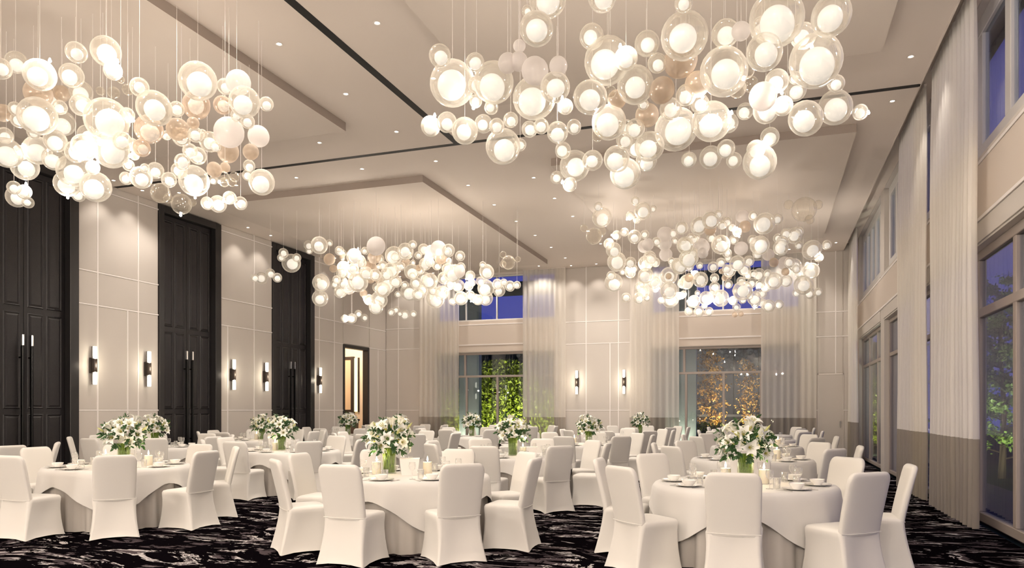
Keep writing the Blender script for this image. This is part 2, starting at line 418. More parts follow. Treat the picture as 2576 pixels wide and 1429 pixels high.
# ------------------------------------------------------------------ windows
WN = [0]
def window(axis, pos, u0, u1, z0, z1, vmull, hmull, mat, fw=.07, dep=.1, shorts=()):
    """frame + each pane; pos is the inner wall face, the window sits 12 cm into the wall"""
    WN[0] += 1
    cxu = (u0 + u1) / 2
    root = structure(empty('window_%d' % WN[0], (pos + .15, cxu, z0) if axis == 'x' else (cxu, pos + .15, z0)))
    def bx(m, a, b, c, d, t=dep):
        if axis == 'x': m.bbox(-t / 2, t / 2, a - cxu, b - cxu, c - z0, d - z0, .008)
        else: m.bbox(a - cxu, b - cxu, -t / 2, t / 2, c - z0, d - z0, .008)
    m = MB()
    bx(m, u0, u0 + fw, z0, z1); bx(m, u1 - fw, u1, z0, z1); bx(m, u0 + fw, u1 - fw, z0, z0 + fw); bx(m, u0 + fw, u1 - fw, z1 - fw, z1)
    m.obj('frame', mat, root)
    for h in hmull:
        m = MB(); bx(m, u0 + fw, u1 - fw, h - fw / 2, h + fw / 2, dep * .95); m.obj('transom', mat, root)
    for v in vmull:
        vv, lo, hi = v if isinstance(v, tuple) else (v, z0 + fw, z1 - fw)
        m = MB(); bx(m, vv - fw * .5, vv + fw * .5, lo, hi, dep * .9); m.obj('mullion', mat, root)
    zs = [z0 + fw] + [h for h in hmull] + [z1 - fw]
    for c, d2 in zip(zs[:-1], zs[1:]):
        us = [u0 + fw] + sorted([(v[0] if isinstance(v, tuple) else v) for v in vmull if not isinstance(v, tuple) or (v[1] <= c + .1 and v[2] >= d2 - .1)]) + [u1 - fw]
        for a, b in zip(us[:-1], us[1:]):
            m = MB()
            if axis == 'x': m.box(-.006, .006, a - cxu, b - cxu, c - z0, d2 - z0)
            else: m.box(a - cxu, b - cxu, -.006, .006, c - z0, d2 - z0)
            m.obj('pane', M['pane'], root)
    return root

for k, (a, b) in enumerate(bays_x):
    cxu = (a + b) / 2
    window('y', YF, a, b, 0, LZ1, [(v_, .07, 2.77) for v_ in (a + 1.18, a + 2.42, a + 3.62)] + [(a + 1.12, 2.77, LZ1 - .07), (a + 3.66, 2.77, LZ1 - .07)], [2.77], M['frame'], .08)
    window('y', YF, a, b, UZ0, UZ1, [a + 1.16, a + 2.40, a + 3.64], [], M['frame_white'], .05)
for (a, b) in opens:
    n1 = a + (b - a) * .32; n2 = a + (b - a) * .68
    step = [11.1 + 1.5 * i for i in range(-9, 12)]
    vm = [11.72, 10.12, 8.95] if a == 8.5 else [n1, n2]
    window('x', XR, a, b, 0, LZ1, vm, [2.82], M['frame'], .12 if a == 8.5 else .09)
    nn = 4
    window('x', XR, a, b, UZ0, H + .2, [11.62, 10.38, 9.2, 12.8] if a == 8.5 else [a + (b - a) * (i + 1) / (nn + 1) for i in range(nn)], [], M['frame_white'], .22)

# ------------------------------------------------------------------ tall black double doors
def tall_door(n, y0, y1):
    cyu = (y0 + y1) / 2; w = (y1 - y0) / 2
    root = structure(empty('door_%d' % n, (XL, cyu, 0)))
    m = MB(); fw = .24
    m.bbox(-.16, .06, -w, -w + .16, 0, H - .03, .01); m.bbox(-.16, .06, w - fw + .02, w, 0, H - .03, .01); m.bbox(-.16, .06, -w + .16, w - fw + .02, H - .2, H - .03, .01)
    m.obj('door_frame', M['door_frame'], root)
    a, b = -w + .17, w - fw + .01
    mid = (a + b) / 2
    for (p, q) in ((a, mid - .006), (mid + .006, b)):
        lf = MB(); lf.box(-.14, -.10, p, q, .01, H - .21); lf = lf.obj('door_leaf', M['door'], root)
        c = (p + q) / 2; rail = .05
        for (u0, u1) in ((p + .07, c - .03), (c + .03, q - .07)):
            for (z0, z1) in ((.12, 1.42), (1.53, 3.48), (3.60, H - .32)):
                t = MB()
                # raised field with sloping bevel, standing in a sunk frame
                x = -.10
                r0 = [(x, u0, z0), (x, u1, z0), (x, u1, z1), (x, u0, z1)]
                g = .018; r1 = [(x + .02, u0 + g, z0 + g), (x + .02, u1 - g, z0 + g), (x + .02, u1 - g, z1 - g), (x + .02, u0 + g, z1 - g)]
                g = .040; r2 = [(x + .006, u0 + g, z0 + g), (x + .006, u1 - g, z0 + g), (x + .006, u1 - g, z1 - g), (x + .006, u0 + g, z1 - g)]
                g = .075; r3 = [(x + .022, u0 + g, z0 + g), (x + .022, u1 - g, z0 + g), (x + .022, u1 - g, z1 - g), (x + .022, u0 + g, z1 - g)]
                t.loft([r0, r1, r2, r3], False, True); t.obj('raised_panel', M['door'], lf)
    for s in (-1, 1):
        hd = MB(); y = mid + s * .10
        hd.bbox(-.03, .03, y - .02, y + .02, .55, 2.80, .008); hd.box(-.1, -.03, y - .012, y + .012, .75, .78); hd.box(-.1, -.03, y - .012, y + .012, 2.55, 2.58)
        h = hd.obj('pull_handle', M['handle'], root)
        cp = MB(); cp.bbox(-.032, .032, y - .022, y + .022, 2.80, 3.03, .008); cp.obj('handle_cap', M['chrome'], h)
    return root
for i, (a, b) in enumerate(doors_y): tall_door(i + 1, a, b)

# ------------------------------------------------------------------ doorway to the lobby
m = MB(); m.bbox(XL - .2, XL + .03, 22.80, 22.92, 0, 3.84, .01); m.bbox(XL - .2, XL + .03, 24.49, 24.61, 0, 3.84, .01); m.bbox(XL - .2, XL + .03, 22.92, 24.49, 3.72, 3.84, .01)
structure(m.obj('trim_10', M['door_frame']))
m = MB(); m.box(XL - 3.4, XL - 3.3, 21.3, 26.4, 0, 4.6); m.box(XL - 3.3, XL - .25, 21.3, 21.4, 0, 4.6); m.box(XL - 3.4, XL - .25, 26.3, 26.4, 0, 4.6); m.box(XL - 3.4, XL - .25, 21.3, 26.4, 4.55, 4.65)
structure(m.obj('wall_lobby', M['peach']))
def at_y(px, y): a_ = (px - CX) / F_PX; return (-SN + a_ * CS) / (CS + a_ * SN) * y
x1, x2, x3, x4 = at_y(884, 26.25), at_y(891.5, 26.25), at_y(900, 26.25), at_y(903, 26.25); x0 = x1 - 1.3
r = tag(empty('wall_mirror', ((x0 + x4) / 2, 26.3, 1.38)), 'dark framed mirror with a glowing yellow edge strip in the lobby behind the doorway', 'mirror')
cx0 = (x0 + x4) / 2; zt = 3.66 - 1.38
mm = MB(); mm.bbox(x0 - cx0, x0 - cx0 + .1, -.09, 0, 0, zt, .01); mm.bbox(x1 - cx0, x2 - cx0, -.12, 0, 0, zt, .01); mm.bbox(x0 - cx0 + .1, x1 - cx0, -.09, 0, 0, .14, .01); mm.bbox(x0 - cx0 + .1, x1 - cx0, -.09, 0, zt - .12, zt, .01); mm.bbox(x3 - cx0, x4 - cx0, -.07, 0, .04, zt - .04, .005); mm.obj('mirror_frame', M['bronze'], r)
box('mirror_glass', pbr('tan_mirror', (.75, .60, .42), .35, metal=.2), x0 - cx0 + .1, x1 - cx0, -.03, 0, .14, zt - .12, r)
box('light_strip', M['fire'], x2 - cx0, x3 - cx0, -.06, 0, .06, zt - .06, r)
r = tag(empty('reception_counter', (XL - .55, 23.70, 0)), 'brown reception counter with a thin black top in the lobby doorway', 'counter')
box('counter_body', pbr('brown_counter', (.20, .13, .09), .5), -.2, .2, -.76, .76, 0, 1.10, r, .01)
box('counter_top', M['door_frame'], -.25, .25, -.78, .78, 1.10, 1.17, r, .01)
def point(name, loc, W, col=(1, .82, .6), rad=.05, parent=None):
    l = bpy.data.lights.new(name, 'POINT'); l.energy = W; l.color = col; l.shadow_soft_size = rad
    o = bpy.data.objects.new(name, l); COL.objects.link(o); o.location = loc
    if parent: o.parent = parent
    return o
point('lobby_lamp', (XL - 1.6, 24.4, 4.2), 170, (1, .84, .66), .12)

# ------------------------------------------------------------------ curtains
def curtain(axis, pos, u0, u1, label, folds, mats=('sheer', 'band'), amp=.032, zt=6.58, zb=.03, zband=1.25, group=None):
    cu = (u0 + u1) / 2
    root = empty('curtain', (pos, cu, 0) if axis == 'x' else (cu, pos, 0))
    tag(root, label, 'curtain', group)
    n = folds * 10
    rnd = random.Random(int(u0 * 100))
    ph = [rnd.uniform(-.5, .5) for _ in range(folds + 2)]; am = [rnd.uniform(.6, 1.3) for _ in range(folds + 2)]
    def prof(i, z):
        t = i / n; u = u0 - cu + (u1 - u0) * t; k = int(t * folds)
        fr = t * folds - k; a1 = am[k] * (1 - fr) + am[k + 1] * fr; p1 = ph[k] * (1 - fr) + ph[k + 1] * fr
        s = sin(2 * pi * folds * t + p1)
        off = amp * a1 * s * (.45 + .55 * (1 - z / 6.6) ** .5 if z < 6.6 else .45)
        off += .01 * sin(5 * t + z * 1.3)
        return (off, u, z) if axis == 'x' else (u, -off, z)
    def sheet(za, zb2, rows, name, mat):
        m = MB(); rows_ = [[prof(i, za + (zb2 - za) * r_ / rows) for i in range(n + 1)] for r_ in range(rows + 1)]
        m.loft(rows_, False, False, closed=False); return m.obj(name, M[mat], root, smooth=True)
    sheet(zb, zband, 3, 'lower_band', mats[1]); sheet(zband, zt, 8, 'sheer_panel', mats[0])
    m = MB(); m.box(*((-.02, .02, u0 - cu, u1 - cu) if axis == 'x' else (u0 - cu, u1 - cu, -.02, .02)), zt, zt + .03); m.obj('curtain_track', M['inlay_dull'], root)
    return root
curtain('y', YF - .22, -12.65, -10.99, 'sheer cream curtain with taupe foot between the bare wall corner and the lime hedge window', 8)
curtain('y', YF - .22, -8.47, -6.86, 'sheer cream curtain with taupe foot between the lime hedge window and the pair of sconces', 8)
curtain('y', YF - .22, -4.57, -2.89, 'sheer cream curtain with taupe foot between the sconces and the amber tree window', 8)
curtain('y', YF - .22, -.25, 1.42, 'sheer cream curtain with taupe foot between the amber tree window and the plain service door', 8)
for (a, b, lab) in ((10.55, 13.08, 'wide floor-length cream curtain with taupe foot beside the big window of blue sky and trees'),
                    (13.62, 16.1, 'floor-length cream curtain with taupe foot past the narrow window sliver'),
                    (23.7, 25.6, 'narrow cream curtain with taupe foot in the corner by the service door')):
    curtain('x', XR - .2, a, b, lab, max(4, int((b - a) * 5)), ('sheer_side', 'band_side'), .06, zt=H + .18, zband=1.14)

# ------------------------------------------------------------------ wall sconces
def make_sconce():
    root = empty('wall_sconce')
    # local: wall behind at -Y... the lamp projects towards +X
    m = MB(); m.bbox(0, .05, -.055, .055, -.17, .17, .006); m.obj('back_plate', M['bronze'], root)
    m = MB(); m.bbox(.05, .13, -.045, .045, -.15, .15, .01); m.lathe([(.05, -.14), (.05, .14)], 16, Matrix.Translation((.11, 0, 0)), True, True)
    for s in (-1, 1): m.bbox(.052, .066, -.04, .04, min(s * .14, s * .42), max(s * .14, s * .42), .004)
    m.obj('lamp_holder', M['bronze'], root)
    for s in (-1, 1):
        m = MB(); m.lathe([(.015, .135), (.036, .16), (.043, .20), (.043, .41), (.038, .42)], 16, Matrix.Translation((.11, 0, 0)) @ Matrix.Scale(s, 4, (0, 0, 1)), True, True)
        m.obj('glass_tube', M['sconce_glass'], root, True, 40)
    return root
s0 = make_sconce()
sl = ['first black and brass-lit wall sconce beside the giant black door at the frame edge', 'lit wall sconce just before the middle tall black door',
      'lit wall sconce just past the middle tall black door', 'lit wall sconce just before the last tall black door', 'lit wall sconce between the last black door and the lobby doorway',
      'lit wall sconce on the end wall next to the hedge window curtain', 'lit wall sconce on the end wall next to the amber tree window curtain']
sp = [(XL + .02, 12.50, 0), (XL + .02, 14.02, 0), (XL + .02, 17.02, 0), (XL + .02, 18.45, 0), (XL + .02, 21.24, 0), (-6.48, YF - .02, -pi / 2), (-4.79, YF - .02, -pi / 2)]
for i, (x, y, rz) in enumerate(sp):
    o = s0 if i == 0 else copy_tree(s0)
    o.location = (x, y, 2.49); o.rotation_euler = (0, 0, rz)
    tag(o, sl[i], 'sconce', 'wall sconces')
    dx, dy = cos(rz) * .24, sin(rz) * .24
    point('sconce_light', (x + dx, y + dy, 2.49), SCONCE_W, (1, .86, .66), .04)

# ------------------------------------------------------------------ recessed downlights
m_ring = MB(); m_ring.lathe([(.032, .012), (.034, 0), (.052, -.004), (.056, 0)], 20)
m_lens = MB(); m_lens.lathe([(.002, .006), (.032, .006)], 20)
ring_me = m_ring.mesh('trim_ring', M['inlay_dull'], True); lens_me = m_lens.mesh('lens', M['lamp_disc'])
dl = [(-6.45, 8.72), (-6.45, 10.45), (-6.45, 12.17), (-6.45, 13.87), (-6.45, 15.6), (-6.45, 17.29), (-6.45, 19.0), (-6.45, 20.7), (-6.45, 22.39), (-6.45, 24.1),
      (-4.88, 8.67), (-4.88, 10.4), (-4.88, 13.85), (-4.88, 15.56), (-4.88, 17.24), (-4.88, 18.99), (-4.88, 20.7), (-4.88, 22.4), (-4.88, 24.1),
      (-13.08, 13.92), (-11.42, 13.88), (-9.8, 13.86), (-8.13, 13.81), (-8.1, 12.19), (1.93, 12.01), (1.92, 13.64), (1.92, 24.6),
      (-13.75, 12.7), (-13.75, 13.5), (-13.75, 17.2), (-13.75, 18.2), (-13.75, 21.6), (-6.6, 25.45), (-5.7, 25.45), (-4.8, 25.45), (-13.3, 25.4), (-11.8, 25.15), (-9.7, 25.15), (-7.7, 25.15), (-3.7, 25.15), (-1.5, 25.15), (.6, 25.15)]
def off_frame_fill_rows():
    return [(-6.45, 6.9), (-6.45, 4.0), (-6.45, 1.0), (-4.88, 6.8), (-4.88, 4), (-4.88, 1), (1.93, 8.0), (1.93, 4.5), (1.93, 1), (-13.3, 6), (-13.3, 2), (-13.3, -2), (-6.45, -2), (-4.88, -5), (-6.45, -7), (1.93, -3)]
def spot(name, loc, W, angle, col=(1, .89, .78), rad=.04, rot=(0, 0, 0), blend=.6):
    l = bpy.data.lights.new(name, 'SPOT'); l.energy = W; l.color = col; l.shadow_soft_size = rad; l.spot_size = radians(angle); l.spot_blend = blend
    o = bpy.data.objects.new(name, l); COL.objects.link(o); o.location = loc; o.rotation_euler = rot; return o
def col_word(x): return 'near the wall' if x < -13.5 else ''
CNT = {}
ORD = 'first second third fourth fifth sixth seventh eighth ninth tenth eleventh twelfth'.split()
for i, (x, y) in enumerate(dl):
    r = empty('downlight', (x, y, H))
    far_row = y < 25.2 and y > 25.1
    if x < -13.5: lab = 'small recessed downlights at the ceiling edge above the door wall'; g = 'downlights along the door wall'
    elif y > 25.1: lab = 'small recessed downlights at the ceiling edge above the end wall'; g = 'downlights along the end wall'
    elif x == -6.45: lab = 'lit downlights in the long ceiling row running to the end wall'; g = 'downlights in the long ceiling row'
    elif x == -4.88: lab = 'lit downlights in the shorter row, window side of the black slot'; g = 'downlights in the second ceiling row'
    elif x > 1.9: lab = 'lit downlights in the ceiling strip beside the tall curtains'; g = 'downlights beside the curtains'
    else: lab = 'lit downlights in the cross row by the black slot, door side'; g = 'downlights in the cross row'
    CNT[g] = CNT.get(g, 0) + 1
    tag(r, '%s of the %s' % (ORD[CNT[g] - 1], lab), 'ceiling light', g)
    link('trim_ring', ring_me, r, (0, 0, -.004)); link('lens', lens_me, r, (0, 0, -.006))
    wall = x < -13.5 or y > 25.3 or x > 1.9
    spot('downlight_beam', (x, y, H - .03), DOWN_W * (.3 if wall else 1), 95 if wall else 125)
for i, (x, y) in enumerate(off_frame_fill_rows()):  # unseen downlights, added as fill for the chair backs
    r = tag(empty('downlight', (x, y, H)), '%s of the added fill downlights outside the view, over the viewer' % ('first second third fourth fifth sixth seventh eighth ninth tenth eleventh twelfth thirteenth fourteenth fifteenth sixteenth'.split()[i]), 'ceiling light', 'added fill downlights behind the viewer')
    link('trim_ring', ring_me, r, (0, 0, -.004)); link('lens', lens_me, r, (0, 0, -.006))
    spot('downlight_beam', (x, y, H - .03), DOWN_W, 125)

# ------------------------------------------------------------------ bubble chandeliers
def sphere_mesh(name, mat, seg=24, rings=14):
    m = MB()
    prof = [(sin(pi * i / rings), -cos(pi * i / rings)) for i in range(rings + 1)]
    prof[0] = (.0005, -1); prof[-1] = (.0005, 1)
    m.lathe(prof, seg); return m.mesh(name, mat, True)
GM = {k: sphere_mesh('glass_globe', M[v]) for k, v in dict(d='globe', g='gold_pearl', p='globe_pearl', c='globe_clear', h='globe_gold').items()}
IN = sphere_mesh('inner_globe', M['inner'], 20, 12)
S = 2.552
NL = """5,440,65 105,400,68 255,480,98 490,337,66 680,330,92 725,455,58 775,510,25c 460,485,75 245,600,85g 395,600,50g 520,590,70 325,645,58 645,585,27c 730,595,38c 820,575,35c
895,560,60 990,695,112 240,745,118 100,700,45 120,770,50 20,725,55g 400,790,78 385,690,45 520,675,68 685,770,135 815,740,48 955,830,88h 1135,700,48 1270,520,120 1260,675,90h 1445,555,50
1530,530,78p 1570,655,98 1430,675,58h 1710,668,45 1590,780,45 1520,740,40 1140,830,70g 1240,790,38g 1165,880,58 1255,865,48 1070,870,30 1470,850,95p 1345,910,65 1420,875,53 1660,875,68p
1465,975,70g 1610,975,50g 1220,970,48 1270,1000,55 1170,1040,52 1600,1065,38 1590,1125,35 1375,1090,50g 1445,1075,32g 1245,1160,98 1150,1095,50 1680,1170,82 1430,1135,40c 1505,1135,32c
1440,1170,30c 1490,1170,28c 1370,1160,25 40,980,95 30,870,50 160,1070,85 240,965,88 345,1020,70 355,905,70 485,975,68 470,1095,100 430,1180,80 595,1075,45 615,1200,95 505,1250,45 90,1205,42
105,1265,65 155,1232,46 180,1300,36 560,865,60 540,945,80 715,965,110 710,965,52 785,905,58 850,930,42 910,950,55h 865,1000,28g 825,1060,38 810,1145,42 905,1140,70 998,1095,52 1085,1155,48
930,1080,30 215,850,40 130,980,45 1030,1240,62c 1080,1275,30c 1165,1310,65c 1235,1300,25c 1330,1305,42 1400,1310,55 1475,1270,42 1545,1305,42 1300,860,30 1385,940,34 660,880,60"""
NR1 = """1345,-10,120 1695,-15,90 1275,185,110 1215,70,35 1165,295,40p 655,358,72 735,535,145 880,400,60 1000,530,130 1090,405,65p 1160,395,60p 1265,455,88p 1415,425,62p 1260,630,138 1395,560,95 890,545,55
885,650,42 985,690,45 1460,685,50 1630,235,80 1620,625,110 1730,390,150 1850,375,75 1910,545,118 1985,280,80 2050,405,62 2220,20,60 2225,230,150 2200,390,110g 2080,580,85g 2235,610,68 2135,700,70
1985,740,75g 1740,785,110 1850,820,50 1910,825,62 2170,830,135 595,810,65 700,785,65 815,840,85 935,795,58 1020,810,50 1110,770,48 1230,830,52 1305,810,50 1410,850,68 1515,815,48 1060,940,112
1170,930,40 1445,965,52 1520,1065,98 1635,1030,65 1790,1020,85 1915,945,65 1980,1030,68 1845,1115,98 2000,940,95 1405,1140,42 1490,1185,45 1665,875,35c 2255,1025,48 1840,900,55 1960,670,35 1750,590,38c 1790,640,60g"""
NR2 = """710,120,175 615,185,75 1060,100,130 380,215,88 480,200,60p 630,335,118 880,230,80 370,460,155 960,390,165 215,665,60 455,565,62c 540,540,50c 710,520,75 830,580,68 1090,535,55 620,620,90p 290,780,125
400,790,62 505,715,52 640,710,80 750,680,62 895,760,112 1085,690,110 1245,720,48 575,960,60 665,880,60 600,1040,108 385,955,58 285,1010,72 145,1025,48 435,1030,50 515,455,50c 200,540,80g 830,500,40 780,620,45c"""
FL1 = """2050,350,55 1980,350,30 2115,335,22 2115,440,38g 2140,500,25g 1985,385,22 2060,590,55 2045,575,28 2055,690,52 2150,600,30 2180,650,38 2190,530,32 2270,420,50 2250,535,30 2245,610,35 1820,400,32
1805,430,25 1870,465,60 1905,430,28 1635,560,25 1680,560,38 1735,530,30 1780,558,30 2215,820,25 2255,820,30 2160,570,26 2205,600,30 2175,375,20 2200,400,24"""
FL2 = """10,385,30 105,420,48 175,385,25 245,355,60p 235,425,45g 360,415,58 435,385,50 480,345,27 550,375,35 515,415,25 645,370,50p 700,392,25 660,430,42g 585,430,30g 215,490,35g 35,490,40g 35,530,30 130,585,65
70,620,45 20,645,40 165,660,25g 345,510,50 405,485,28 475,520,50 480,545,22 530,510,28 590,460,30 635,480,30 310,600,60 290,635,50 265,700,55 245,745,48 455,650,55 515,665,40 385,665,22 430,605,25 590,580,52
560,560,40 625,695,58 665,660,45 735,530,58 790,490,30 680,560,40 775,610,40 850,545,32 860,590,25 840,610,30 790,690,45 740,712,25 850,670,30 880,690,30 955,520,50 930,475,22 915,580,30 950,625,55 950,690,48
900,700,35 1025,600,35 1035,640,40 1065,590,25 1105,612,35 1150,605,25 1095,460,45c 1060,410,22c 1155,440,20c 1060,470,22c 40,820,22 90,820,32 130,790,25 170,815,25 345,780,25 375,765,22 430,795,32 485,790,22
400,790,18 180,530,45 240,540,38 200,700,35 150,460,34 290,480,30 700,500,34 500,590,38 380,590,30 720,600,36 250,620,30 100,500,36 610,640,30"""
FR1 = """1580,240,25c 1645,290,55c 1695,260,28c 1695,170,65 1672,100,30 1960,130,55 1910,65,28 1875,160,28 1920,185,25 2025,115,22 1790,285,30 1840,265,28 1905,295,45 1970,280,28 2100,280,50p 1770,380,50 1740,340,35
1790,455,62 1790,440,30 1880,460,35 1975,465,48 2000,430,45 1990,345,40p 2100,340,45p 2105,410,42p 2190,480,50 2230,350,55 2165,320,22 2250,435,60 2030,600,28 1975,545,50 2125,545,55 1755,545,30 1770,590,58
1940,620,35 1955,650,45 1930,690,38 1850,685,30 1985,685,25 2125,640,55 2135,695,55 2075,705,22 2190,675,25 2240,590,42 2275,715,35 2250,775,25 1900,500,24 2040,460,30"""
FR2 = """210,225,58 285,190,55 335,150,27 360,220,28 390,200,32 490,165,42p 558,160,30 630,210,68 715,180,35 785,90,30c 885,120,78c 975,90,30c 920,185,30c 505,230,38g 455,265,30 845,265,35 820,290,50 770,275,35
715,305,30 850,350,25 735,365,50 935,380,62 1030,348,30 980,430,28 600,350,62 555,315,32 435,315,30 350,345,60 380,355,30 290,300,30 180,315,25 115,350,48 225,360,55p 150,430,58 85,485,50 235,400,35p 400,430,25
455,465,50 530,450,35 655,410,38p 690,460,30g 760,465,42p 300,490,35 350,460,30 215,480,22 930,515,52 905,480,22 850,535,25 880,605,60 920,660,35 835,655,25 975,650,27 595,535,38 520,540,28 560,530,25
690,580,55 770,580,38 650,530,25 600,600,27 590,655,25 220,570,50 130,585,45 185,540,28 310,560,30 400,600,28 490,640,62 480,580,28 310,620,35 350,690,55 255,690,45 180,710,40 430,705,30 490,700,25 565,690,45
570,725,28 150,775,28 210,775,35 275,775,28 245,740,20 450,745,25 660,740,42 725,730,30 620,720,28 440,795,18g 480,790,18g 375,560,20g 405,555,15g 765,520,25g 335,660,25 480,370,44p 390,400,30 640,620,30"""
def parse(txt, ox, oy):
    r = []
    for t in txt.split():
        k = 'd'
        if t[-1].isalpha(): k = t[-1]; t = t[:-1]
        x, y, rad = map(float, t.split(',')); r.append((x / S + ox, y / S + oy, rad / S, k))
    return r
def fill(cx_, cy_, rx, ry, n, seed):
    rnd = random.Random(seed); out = []
    while len(out) < n:
        a, b = rnd.uniform(-1, 1), rnd.uniform(-1, 1)
        if a * a + b * b < 1: out.append((cx_ + a * rx, cy_ + b * ry, rnd.choice((7, 8, 9, 11, 13, 16)), rnd.choice('dddddgp')))
    return out
def chandelier(label, centre, globes, zc0, slope, ymid, jit, nbulb, seed, zmax, watt):
    rnd = random.Random(seed)
    root = tag(empty('bubble_chandelier', (centre[0], centre[1], ZP)), label, 'chandelier', 'bubble chandeliers')
    rl = Vector(root.location); pts = []
    for i, (px, py, r, k) in enumerate(globes):
        smooth = .5 * sin(px * .011 + seed) + .5 * sin(py * .017 + px * .006 + 2 * seed)
        dep = zc0 + slope * (py - ymid) + jit * (.55 * smooth + .75 * rnd.uniform(-1, 1)) - (r * .012 * jit)
        P = at_depth(px, py, dep); R = r * dep / F_PX
        if P.z + R > zmax: 
            dep *= (zmax - R - EYE) / (P.z - EYE); P = at_depth(px, py, dep); R = r * dep / F_PX
        pts.append((P, R, k, px, py))
        rot = (rnd.uniform(-.5, .5), rnd.uniform(-.5, .5), rnd.uniform(0, 3))
        st = rnd.uniform(.93, 1.0)
        g = link('glass_globe', GM[k], root, P - rl, rot, (R, R * st, R / st if st > .97 else R))
        if k in 'dh':
            f = rnd.uniform(.56, .66)
            off = Vector((rnd.uniform(-.12, .12), rnd.uniform(-.12, .12), -rnd.uniform(.05, .25)))
            Mr = g.rotation_euler.to_matrix()
            link('inner_globe', IN, g, Mr.transposed() @ off, (0, 0, 0), (f, f, f * rnd.uniform(.95, 1.05)))
        if i % 3 == 0 or py < ymid - 60 and i % 2 == 0:
            cd = MB(); cd.cyl((P.x - rl.x, P.y - rl.y, P.z + R * .92 - rl.z), (P.x - rl.x, P.y - rl.y, 0),   .0024, 5); cd.obj('suspension_cord', M['cord'], root)
    # small exposed bulbs tucked between neighbouring globes
    idx = list(range(len(pts))); rnd.shuffle(idx); n = 0
    bulb_me = BULB
    for i in idx:
        if n >= nbulb: break
        P, R, k, px, py = pts[i]
        a = rnd.uniform(0, 2 * pi)
        Q = P + Vector((CS * cos(a), SN * cos(a), sin(a))) * R * 1.12
        if Q.z > zmax - .1 or any((Q - p2[0]).length < p2[1] * .74 for p2 in pts): continue
        link('bulb', bulb_me, root, Q - rl); n += 1
        point('bulb_light', Q - rl + Vector((0, 0, -.05)), watt, (1, .90, .80), .03, root)
    return pts
BULB = MB().lathe([(.001, -.018), (.012, -.013), (.018, 0), (.012, .014), (.008, .03), (.001, .031)], 10).mesh('bulb', emit('bulb_glow', (1, .95, .85), 30), True)
chandelier('large cloud chandelier of glass bubbles hanging before the giant black doors, cut by the frame', (-8.5, 6.2), parse(NL, 0, 0), 9.4, .0055, 300, .7, 16, 1, 6.3, CHAND_W)
chandelier('largest bubble chandelier, hanging by the tall side windows and cut by the frame top', (-1.35, 7.6), parse(NR1, 850, 0) + parse(NR2, 1676, 0), 8.2, .005, 230, .6, 16, 2, 6.3, CHAND_W)
chandelier('distant cloud chandelier of glass bubbles hanging in front of the lobby doorway and hedge window', (-9.9, 18.5), parse(FL1, 0, 480) + parse(FL2, 850, 480) + fill(1020, 680, 205, 62, 44, 8), 18.9, .016, 690, 1.1, 16, 3, 6.3, CHAND_W * 2.0)
chandelier('distant cloud chandelier of glass bubbles hanging in front of the amber tree window', (-1.35, 18.0), parse(FR1, 850, 480) + parse(FR2, 1676, 480) + fill(1790, 660, 235, 95, 56, 9), 18.0, .012, 640, 1.1, 16, 4, 6.3, CHAND_W * 2.3)

for (cx_, lab) in ((-.5, 'unseen bubble chandelier added as fill light behind the viewer, window side'), (-9.9, 'unseen bubble chandelier added as fill light behind the viewer, door side')):  # unseen chandeliers added behind the camera to brighten the chair backs
    rnd = random.Random(int(cx_ * 10)); root = tag(empty('bubble_chandelier', (cx_, -4.0, ZP)), lab, 'chandelier', 'bubble chandeliers')
    for i in range(44):
        P = Vector((rnd.gauss(0, 1.3), rnd.gauss(0, 1.3), -1.6 + rnd.gauss(0, .3))); R = rnd.uniform(.08, .22)
        g = link('glass_globe', GM['d'], root, P, (0, 0, 0), (R, R, R)); link('inner_globe', IN, g, (0, 0, -.1), (0, 0, 0), (.6, .6, .6))
        if i % 3 == 0:
            cd = MB(); cd.cyl((P.x, P.y, P.z + R), (P.x, P.y, 0), .0024, 5); cd.obj('suspension_cord', M['cord'], root)
    for i in range(8):
        Q = Vector((1.4 * cos(i * pi / 4), 1.4 * sin(i * pi / 4), -2.3)); link('bulb', BULB, root, Q); point('bulb_light', Q + Vector((0, 0, -.05)), 120, (1, .90, .80), .03, root)

